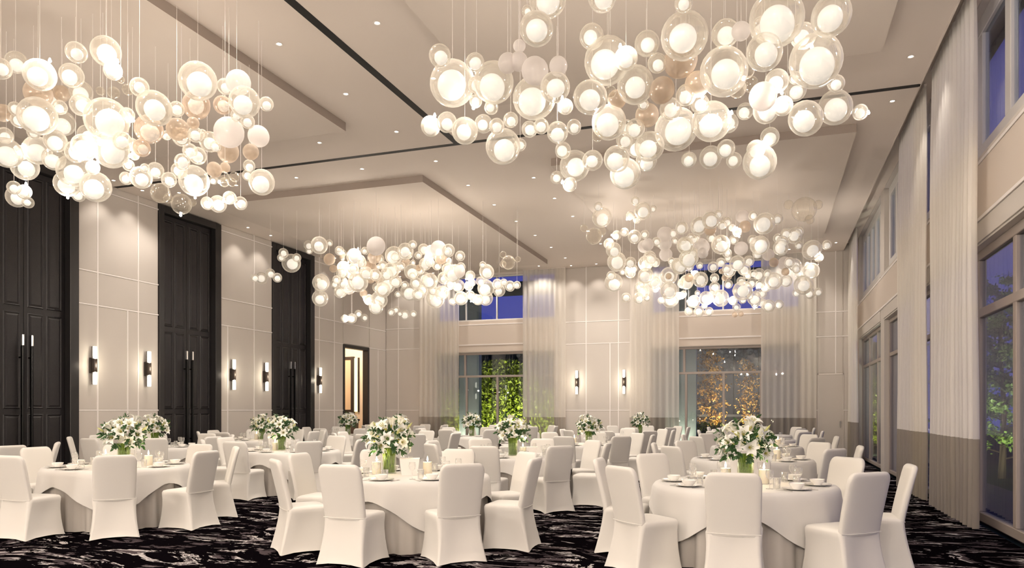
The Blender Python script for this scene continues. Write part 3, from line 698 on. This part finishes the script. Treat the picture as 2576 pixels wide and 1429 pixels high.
# ------------------------------------------------------------------ tables and chairs
def chair_proto():
    root = empty('banquet_chair')
    # local +Y is the sitting direction (towards the table)
    def ring(z, hx, y0, y1, rr=.05, pinch=0):
        pts = []; n = 6
        cor = [(hx - rr, y1 - rr, 0), (-hx + rr, y1 - rr, pi / 2), (-hx + rr, y0 + rr, pi), (hx - rr, y0 + rr, 3 * pi / 2)]
        for ci, (cx_, cy_, a0) in enumerate(cor):
            for k in range(n):
                a = a0 + pi / 2 * k / (n - 1); pts.append([cx_ + rr * cos(a), cy_ + rr * sin(a), z])
            nx = cor[(ci + 1) % 4]; a1 = a0 + pi / 2
            ex, ey = cx_ + rr * cos(a1), cy_ + rr * sin(a1); fx, fy = nx[0] + rr * cos(a1), nx[1] + rr * sin(a1)
            for t in (.25, .5, .75):
                pi_ = pinch * (1 - (2 * t - 1) ** 2)
                pts.append([ex + (fx - ex) * t - cos(a1) * pi_, ey + (fy - ey) * t - sin(a1) * pi_, z])
        return pts
    prof = [(0.0, .262, -.31, .275, .02, .012), (.03, .256, -.302, .268, .022, .018), (.10, .244, -.283, .260, .025, .026), (.20, .232, -.258, .252, .03, .030),
            (.30, .226, -.236, .248, .035, .026), (.37, .226, -.224, .250, .04, .016), (.42, .230, -.218, .256, .045, .006), (.455, .232, -.216, .258, .05, 0),
            (.478, .222, -.206, .248, .055, 0), (.488, .19, -.18, .215, .05, 0), (.492, .10, -.10, .12, .04, 0)]
    rings = [ring(*p) for p in prof]
    # hem lifts a little between the feet
    for p in rings[0]:
        ax, ay = abs(p[0]) / .262, abs(p[1]) / .29
        p[2] = .022 * max(0, 1 - max(0, min(ax, ay) - .0) ** 3)
    m = MB(); m.loft(rings, False, True); m.obj('seat_cover', M['cover'], root, True, 60)
    # back: padded slab with rounded shoulders, leaning back
    def bring(z, t):  # centre line y and half width / thickness
        lean = -.175 - .135 * ((z - .42) / .56) ** 1.15 if z > .42 else -.175 - .01 * (.42 - z)
        hw = .222 + .012 * ((z - .42) / .5); th = .036
        shoulder = max(0, (z - .88) / .10)
        hw -= .075 * (1 - sqrt(max(0, 1 - min(1, shoulder) ** 2)))
        th *= sqrt(max(.02, 1 - (max(0, z - .945) / .036) ** 2))
        pts = []
        for k in range(28):
            a = 2 * pi * k / 28; c, s_ = cos(a), sin(a)
            ex = .32
            x = hw * (abs(c) ** ex) * (1 if c >= 0 else -1); y = th * (abs(s_) ** .6) * (1 if s_ >= 0 else -1)
            y += .012 * (1 - (x / .24) ** 2) * (-1 if s_ < 0 else .4)
            pts.append((x, y + lean, z))
        return pts
    zs = [.435, .45, .46, .55, .65, .75, .84, .89, .92, .945, .96, .972, .979]
    m = MB(); m.loft([bring(z, 0) for z in zs], True, True); m.obj('backrest_cover', M['cover'], root, True, 60)
    # the seam welt across the back of the seat
    m = MB(); m.tube([(-.226, -.213, .455), (-.12, -.228, .452), (0, -.232, .451), (.12, -.228, .452), (.226, -.213, .455)], .0035, 5); m.obj('seam', M['cover'], root)
    root.scale = (1, .93, 1)
    return root

def cloth_meshes(seed, half=1.10):
    R = .9; n = 96
    m = MB(); rings = []
    rnd = random.Random(seed); ph = rnd.uniform(0, 6)
    for r in (.02, .3, .6, .84): rings.append([(r * cos(2 * pi * i / n), r * sin(2 * pi * i / n), .752) for i in range(n)])
    def hem(a):
        c = max(abs(cos(a)), abs(sin(a))); L = half / c; drop = L - R
        return .20 + .33 * abs(sin(2 * a)) ** 1.9
    K = 9
    for k in range(K + 1):
        t = k / K; ring = []
        for i in range(n):
            a = 2 * pi * i / n; d = hem(a)
            
            s = t * d
            # rounded rim then nearly vertical fall, flaring more where the cloth is long
            z = .752 - s + .012 * (1 - t) - (.012 if k else 0) * (1 - t)
            z = .752 - (s if s > .02 else s * .8)
            rr = .885 + .028 * min(1, s / .05) ** .5 + .06 * s
            fold = .022 * t * t * sin(8 * a + ph) * (d / .4) + .012 * t * sin(19 * a + 2 * ph)
            ring.append(((rr + fold) * cos(a), (rr + fold) * sin(a), z))
        rings.append(ring)
    m.loft(rings, True, False)
    top = m.mesh('top_cloth', M['cloth'], True, 70)
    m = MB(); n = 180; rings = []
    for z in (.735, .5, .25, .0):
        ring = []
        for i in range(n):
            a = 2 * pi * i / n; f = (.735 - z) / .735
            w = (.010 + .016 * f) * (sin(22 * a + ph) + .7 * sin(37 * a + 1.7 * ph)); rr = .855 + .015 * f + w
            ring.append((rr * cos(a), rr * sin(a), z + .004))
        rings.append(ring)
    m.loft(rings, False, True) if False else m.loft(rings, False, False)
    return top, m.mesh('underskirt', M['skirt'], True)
CLOTHS = [cloth_meshes(s) for s in (1, 2, 3)]
tabletop_me = MB().lathe([(.86, .70), (.88, .705), (.88, .735), (.86, .742)], 40, None, True, True).mesh('tabletop', M['boxwhite'], True, 40)
ped = MB(); ped.cyl((0, 0, .02), (0, 0, .70), .05, 10); ped.box(-.4, .4, -.03, .03, .0, .04); ped.box(-.03, .03, -.4, .4, .0, .04)
ped_me = ped.mesh('pedestal', M['bronze'])

ROWS = ['front-row', 'second-row', 'third-row', 'fourth-row', 'last-row']
COLS = ['window-side', 'second-column', 'third-column', 'door-side']
TAB = {(0, 0): (-.25, 7.95, 0), (0, 1): (-.25, 12.0, 4), (0, 2): (-.25, 16.2, 0), (0, 3): (-.25, 20.2, 6), (0, 4): (-.25, 23.75, 0),
       (1, 0): (-3.9, 7.72, -2), (1, 1): (-3.95, 11.6, 5), (1, 2): (-3.85, 15.9, -8), (1, 3): (-3.9, 19.9, 3), (1, 4): (-3.9, 23.75, 0),
       (2, 0): (-8.28, 7.72, -3), (2, 1): (-8.4, 11.7, 2), (2, 2): (-8.35, 15.8, 10), (2, 3): (-8.2, 19.9, 0), (2, 4): (-8.2, 23.75, 0),
       (3, 0): (-12.1, 8.0, 0), (3, 1): (-11.9, 12.0, -5), (3, 2): (-12.2, 15.85, 0), (3, 3): (-12.1, 19.8, 0), (3, 4): (-12.2, 23.7, 10)}
SEATS = {-90: 'viewer-facing back, front seat', -45: 'front curtain-side seat', 0: 'curtain-side seat', 45: 'rear curtain-side seat', 90: 'rear seat', 135: 'rear door-side seat', 180: 'door-side seat', -135: 'front door-side seat'}
SEATS[-90] = 'front middle seat'; SEATS[90] = 'rear middle seat'
SKIP = {(3, 0): [90, 135, 180, -135, -90]}
def tname(c, r): return 'the %s %s table' % (ROWS[r], COLS[c])
proto = chair_proto(); used = False
RHO = 1.225
SURF = .7525
for (c, r), (tx, ty, trot) in sorted(TAB.items(), key=lambda t: (t[0][1], t[0][0])):
    root = tag(empty('round_table', (tx, ty, 0)), 'round banquet table under a white cloth and pale skirt, %s %s' % (ROWS[r], COLS[c]), 'table', 'round banquet tables')
    k = (c * 5 + r) % 3
    o = link('top_cloth', CLOTHS[k][0], root, (0, 0, 0), (0, 0, radians(trot)))
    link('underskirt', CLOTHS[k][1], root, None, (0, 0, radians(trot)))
    link('tabletop', tabletop_me, root)
    for a, sn in SEATS.items():
        if a in SKIP.get((c, r), []): continue
        ch = proto if not used else copy_tree(proto); used = True
        j = random.Random(c * 100 + r * 10 + a); rho = RHO + j.uniform(-.02, .03); aa = radians(a + j.uniform(-2, 2))
        ch.location = (tx + rho * cos(aa), ty + rho * sin(aa), 0)
        ch.rotation_euler = (0, 0, aa + pi / 2 + radians(j.uniform(-4, 4)))
        tag(ch, 'white stretch-covered banquet chair, %s of %s' % (sn, tname(c, r)), 'chair', 'banquet chairs round the tables')

# ------------------------------------------------------------------ lily bouquets
def petal(mb, Mx, L=.125, w=.036, open_=.95, curl=1.0):
    rows = 6; vs = []; fs = []
    for i in range(rows + 1):
        t = i / rows; ww = w * sin(pi * min(1, .08 + t * .92) ** .8) * (1 if t < 1 else .02) + .001
        ang = .25 + open_ * t ** 1.1 + curl * .55 * t * t
        # integrate the curve
        x = 0; z = 0
        for q in range(i * 3):
            tt = q / (rows * 3); an = .2 + open_ * tt ** 1.0 + curl * .9 * tt * tt; x += sin(an) * L / (rows * 3); z += cos(an) * L / (rows * 3)
        for s in (-1, 0, 1): vs.append((x, s * ww, z + (.012 * abs(s) * sin(pi * t))))
    for i in range(rows):
        for s in (0, 1): fs.append((i * 3 + s, i * 3 + s + 1, i * 3 + 4 + s, i * 3 + 3 + s))
    mb.add(vs, fs, Mx)
lm = MB()
for k in range(6): petal(lm, Matrix.Rotation(k * pi / 3, 4, 'Z') @ Matrix.Translation((.006, 0, 0)), .135 if k % 2 else .125, .034 if k % 2 else .026, .95, 1.0)
LILY = lm.mesh('lily', M['petal'], True)
sm = MB()
for k in range(6):
    a = k * pi / 3 + .4; sm.tube([(0, 0, 0), (.008 * cos(a), .008 * sin(a), .04), (.022 * cos(a), .022 * sin(a), .075)], .0015, 4); sm.box(-.004, .004, -.002, .002, -.003, .003, Matrix.Translation((.022 * cos(a), .022 * sin(a), .076)))
sm.lathe([(.001, -.03), (.009, -.005), (.012, .01), (.004, .03), (.001, .09)], 8)
STAMEN = sm.mesh('stamens', M['throat'], True)
bm_ = MB().lathe([(.001, -.01), (.010, .0), (.014, .03), (.012, .06), (.001, .095)], 8)
BUD = bm_.mesh('lily_bud', M['bud'], True)
def leafm(n, L, seed):
    m = MB(); rnd = random.Random(seed)
    m.tube([(0, 0, 0), (0, .01, L * .5), (0, .03, L)], .002, 4)
    for i in range(n):
        a = rnd.uniform(0, 2 * pi); z = L * (.25 + .75 * i / n); tilt = rnd.uniform(.5, 1.3); l = rnd.uniform(.05, .085); w = l * .24
        vs = [(0, 0, 0), (-w, .0, l * .4), (0, -.006, l * .45), (w, 0, l * .4), (-w * .7, 0, l * .75), (w * .7, 0, l * .75), (0, .01, l)]
        fs = [(0, 2, 1), (0, 3, 2), (1, 2, 4), (2, 3, 5), (4, 2, 6), (2, 5, 6)]
        m.add(vs, fs, Matrix.Translation((0, .03 * z / L, z)) @ Matrix.Rotation(a, 4, 'Z') @ Matrix.Rotation(tilt, 4, 'X'))
    return m.mesh('leaf_sprig', M['leaf'])
SPRIG = [leafm(13, .16, s) for s in (1, 2, 3)]
vm = MB(); vm.lathe([(.078, 0), (.082, .005), (.082, .215), (.079, .215), (.079, .012), (.001, .012)], 28, None, True, False)
VASE = vm.mesh('glass_vase', M['vase_glass'], True, 40)
rnd = random.Random(5)
stm = MB()
for k in range(58):
    a = rnd.uniform(0, 2 * pi); b = a + rnd.uniform(-.7, .7); r0, r1 = rnd.uniform(.04, .068), rnd.uniform(.045, .070)
    stm.tube([(r0 * cos(a), r0 * sin(a), .014), (.45 * r0 * cos(a) + .5 * r1 * cos(b), .45 * r0 * sin(a) + .5 * r1 * sin(b), .11), (r1 * cos(b), r1 * sin(b), .22), (r1 * 1.1 * cos(b), r1 * 1.1 * sin(b), .30)], rnd.uniform(.005, .010), 5)
for k in range(60):
    a = rnd.uniform(0, 2 * pi); r0 = rnd.uniform(.045, .072); z = rnd.uniform(.03, .2)
    stm.add([(0, 0, -.02), (-.009, 0, 0), (0, 0, .022), (.009, 0, 0)], [(0, 1, 2, 3)], Matrix.Translation((r0 * cos(a), r0 * sin(a), z)) @ Matrix.Rotation(a + pi / 2, 4, 'Z') @ Matrix.Rotation(rnd.uniform(-.6, .6), 4, 'Y'))
STEMS = stm.mesh('stems', M['stem'], True)
def bouquet(name='lily_bouquet', seed=3):
    root = empty(name); rnd = random.Random(seed)
    link('glass_vase', VASE, root); link('stems', STEMS, root)
    C = Vector((0, 0, .40))
    n = 19
    for i in range(n):
        # spread over an upper ball
        t = (i + .5) / n; z = 1 - 1.45 * t; a = i * 2.39996 + .4; rr = sqrt(max(0, 1 - z * z))
        d = Vector((rr * cos(a), rr * sin(a), z)).normalized()
        P = C + Vector((d.x * .20, d.y * .20, d.z * .205)) * rnd.uniform(.75, 1.12)
        d2 = (d + Vector((rnd.uniform(-.3, .3), rnd.uniform(-.3, .3), rnd.uniform(0, .35)))).normalized()
        q = d2.to_track_quat('Z', 'Y').to_euler()
        l = link('lily', LILY, root, P, q, (rnd.uniform(.95, 1.15),) * 3); link('stamens', STAMEN, l)
    for i in range(34):
        z = rnd.uniform(-.7, .95); a = i * 2.39996; rr = sqrt(1 - z * z); d = Vector((rr * cos(a), rr * sin(a), z))
        P = C + d * rnd.uniform(.10, .175); q = (d + Vector((0, 0, .1))).to_track_quat('Z', 'Y').to_euler()
        link('leaf_sprig', SPRIG[i % 3], root, P, q, (.9,) * 3)
    for i in range(5):
        a = i * 1.3 + .6; d = Vector((cos(a), sin(a), rnd.uniform(.1, .9))).normalized(); P = C + d * rnd.uniform(.22, .26)
        link('lily_bud', BUD, root, P, (d + Vector((0, 0, .5))).to_track_quat('Z', 'Y').to_euler())
    return root
B0 = bouquet()
def on_table(c, r, dx, dy): tx, ty, _ = TAB[(c, r)]; return (tx + dx, ty + dy, SURF)
bq = {(0, 0): (.02, .05), (1, 0): (-.35, .12), (2, 0): (.05, .05), (1, 1): (-.05, 0), (2, 1): (-.18, -.02), (3, 1): (.1, -.1), (3, 2): (0, -.05), (2, 2): (0, 0), (3, 3): (-.05, 0), (2, 3): (.05, .1), (1, 2): (.1, .1), (1, 4): (0, .05)}
first = True
for i, ((c, r), (dx, dy)) in enumerate(bq.items()):
    b = B0 if first else copy_tree(B0); first = False
    b.location = on_table(c, r, dx, dy); b.rotation_euler = (0, 0, i * 1.1)
    s = 1.0 if r == 0 else (.97, .95, 1.0, .98)[r - 1] if r < 5 else 1; b.scale = (s, s, s)
    tag(b, 'glass vase of white lilies and dark leaves on %s' % tname(c, r), 'flowers', 'lily bouquets')

# ------------------------------------------------------------------ candles, boxes
def candle():
    root = empty('pillar_candle')
    m = MB().lathe([(.048, 0), (.052, .004), (.052, .135), (.049, .142), (.035, .137), (.001, .133)], 24, None, True); m.obj('wax_pillar', M['wax'], root, True, 50)
    MB().cyl((0, 0, .132), (.002, 0, .155), .0015, 5).obj('wick', M['wick'], root)
    MB().lathe([(.001, .148), (.008, .157), (.011, .168), (.008, .185), (.004, .2), (.001, .212)], 10).obj('flame', M['flame'], root, True)
    return root
C0 = candle(); firstc = True
cands = [((0, 0), -.18, .12, 'half hidden by the vase'), ((0, 0), .20, .05, 'beside the vase'), ((1, 0), -.44, -.02, 'before the vase'), ((1, 0), .12, .18, 'behind the white box'), ((2, 0), -.35, .12, 'on the door side of the lilies'), ((2, 0), .40, .12, 'on the window side of the lilies'),
         ((1, 1), .12, .02, 'beside the vase'), ((2, 1), -.32, -.03, 'beside the vase'), ((3, 1), -.08, -.14, 'beside the vase'), ((3, 2), -.14, -.08, 'beside the vase'), ((1, 2), -.20, .0, 'left of the vase'),
         ((0, 1), .36, .1, 'alone'), ((0, 2), .42, .1, 'alone')]
for (cr_, dx, dy, how) in cands:
    b = C0 if firstc else copy_tree(C0); firstc = False
    b.location = on_table(*cr_, dx, dy)
    how = how.replace('left of', 'beside')
    tag(b, 'lit pillar candle %s on %s' % (how, tname(*cr_)), 'candle', 'pillar candles')
    point('candle_light', (b.location[0], b.location[1], SURF + .24), 2.0, (1, .75, .42), .02)
def card_box(pos, s, label, rz=.2):
    r = tag(empty('card_box', pos, rz), label, 'box', 'white card boxes'); r.scale = (s, s, s)
    def ring(h, z): return [(h, h, z), (-h, h, z), (-h, -h, z), (h, -h, z)]
    MB().loft([ring(.078, 0), ring(.098, .165), ring(.092, .165), ring(.074, .01)], True, True).obj('box_body', M['boxwhite'], r)
    MB().loft([ring(.094, .15), ring(.094, .160)], True, True).obj('lid', M['boxwhite'], r)
card_box(on_table(1, 0, -.03, .02), 1.15, 'large tapered white card box beside the vase on the front-row second-column table', .45)
card_box(on_table(1, 1, .28, .0), .9, 'tapered white card box beside the candle on the second-row second-column table', .3)
card_box(on_table(2, 0, -.14, .22), .9, 'small tapered white card box peeking past the vase on the front-row third-column table', .1)

# ------------------------------------------------------------------ place settings
PL = MB().lathe([(.001, .004), (.075, .004), (.085, .008), (.135, .016), (.137, .019), (.085, .012), (.075, .008), (.001, .008)], 32).mesh('dinner_plate', M['porcelain'], True, 50)
BW = MB().lathe([(.02, 0), (.035, 0), (.038, .006), (.065, .035), (.072, .056), (.069, .056), (.06, .036), (.034, .01), (.001, .008)], 24).mesh('soup_bowl', M['porcelain'], True, 50)
WG = MB().lathe([(.036, 0), (.036, .002), (.006, .006), (.0035, .012), (.0035, .085), (.012, .095), (.032, .115), (.038, .145), (.033, .185), (.031, .185)], 16, None, True).mesh('wine_glass', M['glassware'], True)
TG = MB().lathe([(.03, 0), (.031, .003), (.036, .10), (.034, .10), (.029, .006)], 16, None, True).mesh('tumbler', M['glassware'], True)
kb = MB(); kb.bbox(-.006, .006, 0, .10, 0, .004, .001); kb.add([(-.004, .10, 0), (.008, .10, 0), (.009, .17, 0), (.0, .215, 0), (-.004, .10, .003), (.008, .10, .003), (.009, .17, .003), (0, .215, .003)], [(3, 2, 1, 0), (4, 5, 6, 7), (0, 1, 5, 4), (1, 2, 6, 5), (2, 3, 7, 6), (3, 0, 4, 7)])
KN = kb.mesh('dinner_knife', M['steel'])
fk = MB(); fk.bbox(-.004, .004, 0, .13, 0, .003, .001); fk.bbox(-.011, .011, .13, .155, 0, .003, .001)
for i in range(4): fk.box(-.011 + i * .0065, -.0085 + i * .0065, .155, .195, .0, .003)
FK = fk.mesh('dinner_fork', M['steel'])
for (c, r), (tx, ty, _) in TAB.items():
    if (c, r) == (3, 0) or r > 3: continue
    T = tname(c, r)
    for a in SEATS:
        aa = radians(a); u = Vector((cos(aa), sin(aa), 0)); v = Vector((-sin(aa), cos(aa), 0)); base = Vector((tx, ty, SURF))
        if r == 3 and a in (90, 135, 45): continue
        sn = SEATS[a]
        o = link('dinner_plate', PL, None, base + u * .70); tag(o, 'white dinner plate at the %s of %s' % (sn, T), 'plate', 'dinner plates')
        if r < 3: o = link('soup_bowl', BW, None, base + u * .70 + Vector((0, 0, .0085))); tag(o, 'white soup bowl on the plate at the %s of %s' % (sn, T), 'bowl', 'soup bowls')
        o = link('wine_glass', WG, None, base + u * .52 + v * -.16); tag(o, 'clear stemmed wine glass at the %s of %s' % (sn, T), 'glass', 'wine glasses')
        if r < 2:
            o = link('tumbler', TG, None, base + u * .55 + v * -.06 - u * .04); tag(o, 'clear water tumbler at the %s of %s' % (sn, T), 'glass', 'tumblers')
        if r == 0:
            rz = aa + pi / 2
            o = link('dinner_knife', KN, None, base + u * .80 + v * -.165, (0, 0, rz)); tag(o, 'steel knife laid at the %s of %s' % (sn, T), 'knife', 'dinner knives')
            o = link('dinner_fork', FK, None, base + u * .80 + v * .165, (0, 0, rz)); tag(o, 'steel fork laid at the %s of %s' % (sn, T), 'fork', 'dinner forks')

# ------------------------------------------------------------------ outside, in the dusk garden
structure(box('ground', M['lawn'], -40, 45, -30, 60, -.35, -.13))
structure(box('path', M['patio'], XR + .3, 4.3, -6, 27, -.12, -.02))
structure(box('roof_eave', M['teal'], -16, 3.0, YF + .35, 28.6, 6.15, 6.3))
structure(box('roof_overhang', M['teal'], XR + .3, 3.35, -4, 26.3, H + .5, H + .65))
def leaves(n, boxfn, size, mat, name, parent, seed):
    rnd = random.Random(seed); vs = []; fs = []
    for i in range(n):
        p = Vector(boxfn(rnd)); s = size * rnd.uniform(.6, 1.3)
        a = Vector((rnd.gauss(0, 1), rnd.gauss(0, 1), rnd.gauss(0, 1))).normalized(); b = a.orthogonal().normalized(); b.rotate(Matrix.Rotation(rnd.uniform(0, 6), 3, a))
        k = len(vs); vs += [tuple(p - a * s), tuple(p + b * s * .45), tuple(p + a * s), tuple(p - b * s * .45)]; fs.append((k, k + 1, k + 2, k + 3))
    m = MB(); m.v = vs; m.f = fs; return m.obj(name, mat, parent)
def hedge(loc, wx, wz, label, seed, dome=True, mat='green', n=24000):
    r = tag(empty('garden_hedge', loc), label, 'hedge')
    def f(rnd):
        while True:
            x, y, z = rnd.uniform(-wx, wx), rnd.uniform(-.6, .5), rnd.uniform(0, wz)
            top = wz * (.66 + .34 * sqrt(max(0, 1 - (x / (wx * .55)) ** 2))) if dome else wz
            if z < top: return (x, y, z)
    leaves(n, f, .085, M[mat], 'foliage', r, seed)
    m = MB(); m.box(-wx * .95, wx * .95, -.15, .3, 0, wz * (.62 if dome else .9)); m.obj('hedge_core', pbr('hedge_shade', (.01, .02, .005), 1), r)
    return r
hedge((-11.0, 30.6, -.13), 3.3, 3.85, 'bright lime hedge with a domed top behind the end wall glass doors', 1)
def tree(loc, h, rad, mat, label, seed, n=2500, trunk=.07, base=.25, leaf=.07):
    r = tag(empty('garden_tree', loc), label, 'tree'); rnd = random.Random(seed)
    m = MB(); m.tube([(0, 0, -.02), (.05, .03, h * .35), (-.03, .02, h * .7), (.02, 0, h * .97)], trunk, 7, .3); m.obj('trunk', M['bark'], r)
    bl = []
    m = MB()
    for i in range(26):
        z = h * (base + (1 - base) * i / 26); a = i * 2.4; L = rad * (1.05 - .6 * (z / h)) * rnd.uniform(.7, 1.1)
        e_ = Vector((cos(a) * L, sin(a) * L, z + L * .15)); m.tube([(0, 0, z - .1), tuple(e_ * .5 + Vector((0, 0, z * .5 - .02))), tuple(e_)], .018, 4, .4); bl.append((Vector((0, 0, z)), e_))
    m.obj('branches', M['bark'], r)
    def f(rnd):
        a, b = rnd.choice(bl); t = rnd.uniform(.25, 1.08); return a.lerp(b, t) + Vector((rnd.gauss(0, .12), rnd.gauss(0, .12), rnd.gauss(0, .07)))
    leaves(n, f, leaf, M[mat], 'foliage', r, seed)
    return r
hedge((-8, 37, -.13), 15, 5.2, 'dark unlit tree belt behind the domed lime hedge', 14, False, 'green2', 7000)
# pilasters and dark building beyond the end windows
structure(box('exterior_pilaster', M['greywall'], -3.6, -2.5, 27.6, 27.9, -.13, 6.1))
structure(box('exterior_pier', M['greywall'], -11.8, -10.95, 27.6, 27.9, -.13, 6.1))
bd = tag(empty('garden_pavilion', (-1.2, 33.0, -.13)), 'dark pavilion wall of tall vertical panels behind the amber tree', 'building')
for i in range(7): box('wall_panel', M['darkwall'], -3.2 + i * 1.0, -2.24 + i * 1.0, -.05, .1, 0, 4.2, bd, .01)
box('pavilion_wall', M['black'], -3.3, 3.9, .1, .5, 0, 4.25, bd); box('mid_rail', M['frame'], -3.2, 3.76, -.12, -.05, 1.35, 1.45, bd)
tree((-2.2, 30.3, -.13), 4.3, .75, 'amber', 'slim amber-leaved tree lit outside the glass doors of the end wall', 11, 2600, .05, .15, .06)
tree((-.75, 30.4, -.13), 3.6, .6, 'amber', 'shaded amber tree behind the centre mullion of the end wall doors', 12, 1200, .05, .2, .05)
hedge((-2.0, 28.65, -.13), .9, 1.15, 'low bright green shrub under the amber tree', 5, False, 'green', 900)
tl = [((5.25, 20.6, -.13), 4.6, 1.35, 'green2', 'green garden tree outside the big side window, nearest the glass', 6500), ((6.9, 24.5, -.13), 5.4, 1.9, 'green2', 'taller green garden tree rising behind the one by the big side window', 6000),
      ((3.65, 31, -.13), 3.0, .85, 'green', 'small lime tree outside the far side windows', 3600), ((4.9, 33.5, -.13), 3.7, 1.2, 'green2', 'bushy green tree far along the garden path', 3600),
      ((8.6, 15.5, -.13), 4.2, 1.6, 'green2', 'mid-green garden tree beyond the frame edge', 3000)]
for i, (loc, h, rad, mt, lab, n) in enumerate(tl): tree(loc, h, rad, mt, lab, 20 + i, int(n * 1.6), .09, .12, .055)
h2 = hedge((19.5, 24, -.13), 13, 2.2, 'long dark clipped hedge closing the garden outside the side windows', 9, False, 'green2', 9000); h2.rotation_euler = (0, 0, radians(65))
# garden uplights (real lamps in the planting)
for (x, y, z, w, tx, ty, tz) in ((-12.8, 29.0, .1, 420, -12.0, 31, 2), (-10.0, 29.0, .1, 560, -10, 31, 1.6), (-7.6, 29.0, .1, 420, -8, 31, 2), (-1.05, 29.3, .1, 560, -2.2, 30.3, 2.4), (-.9, 29.2, .1, 50, -.75, 30.5, 2.0),
                               (4.4, 18.6, .1, 480, 5.25, 20.6, 2.0), (5.4, 22.2, .1, 480, 6.9, 24.5, 2.4), (-11.4, 27.0, .1, 60, -11.4, 27.7, 2), (-3.05, 27.0, .1, 60, -3.05, 27.7, 2), (3.4, 28.8, .1, 520, 3.65, 31, 1.2), (4.6, 31.0, .1, 420, 4.9, 33.5, 1.6), (7.6, 13.5, .1, 300, 8.6, 15.5, 2.2)):
    o = spot('garden_uplight', (x, y, z), w, 110, (1, .95, .7), .08)
    o.rotation_euler = (Vector((tx, ty, tz)) - Vector((x, y, z))).to_track_quat('-Z', 'Y').to_euler()
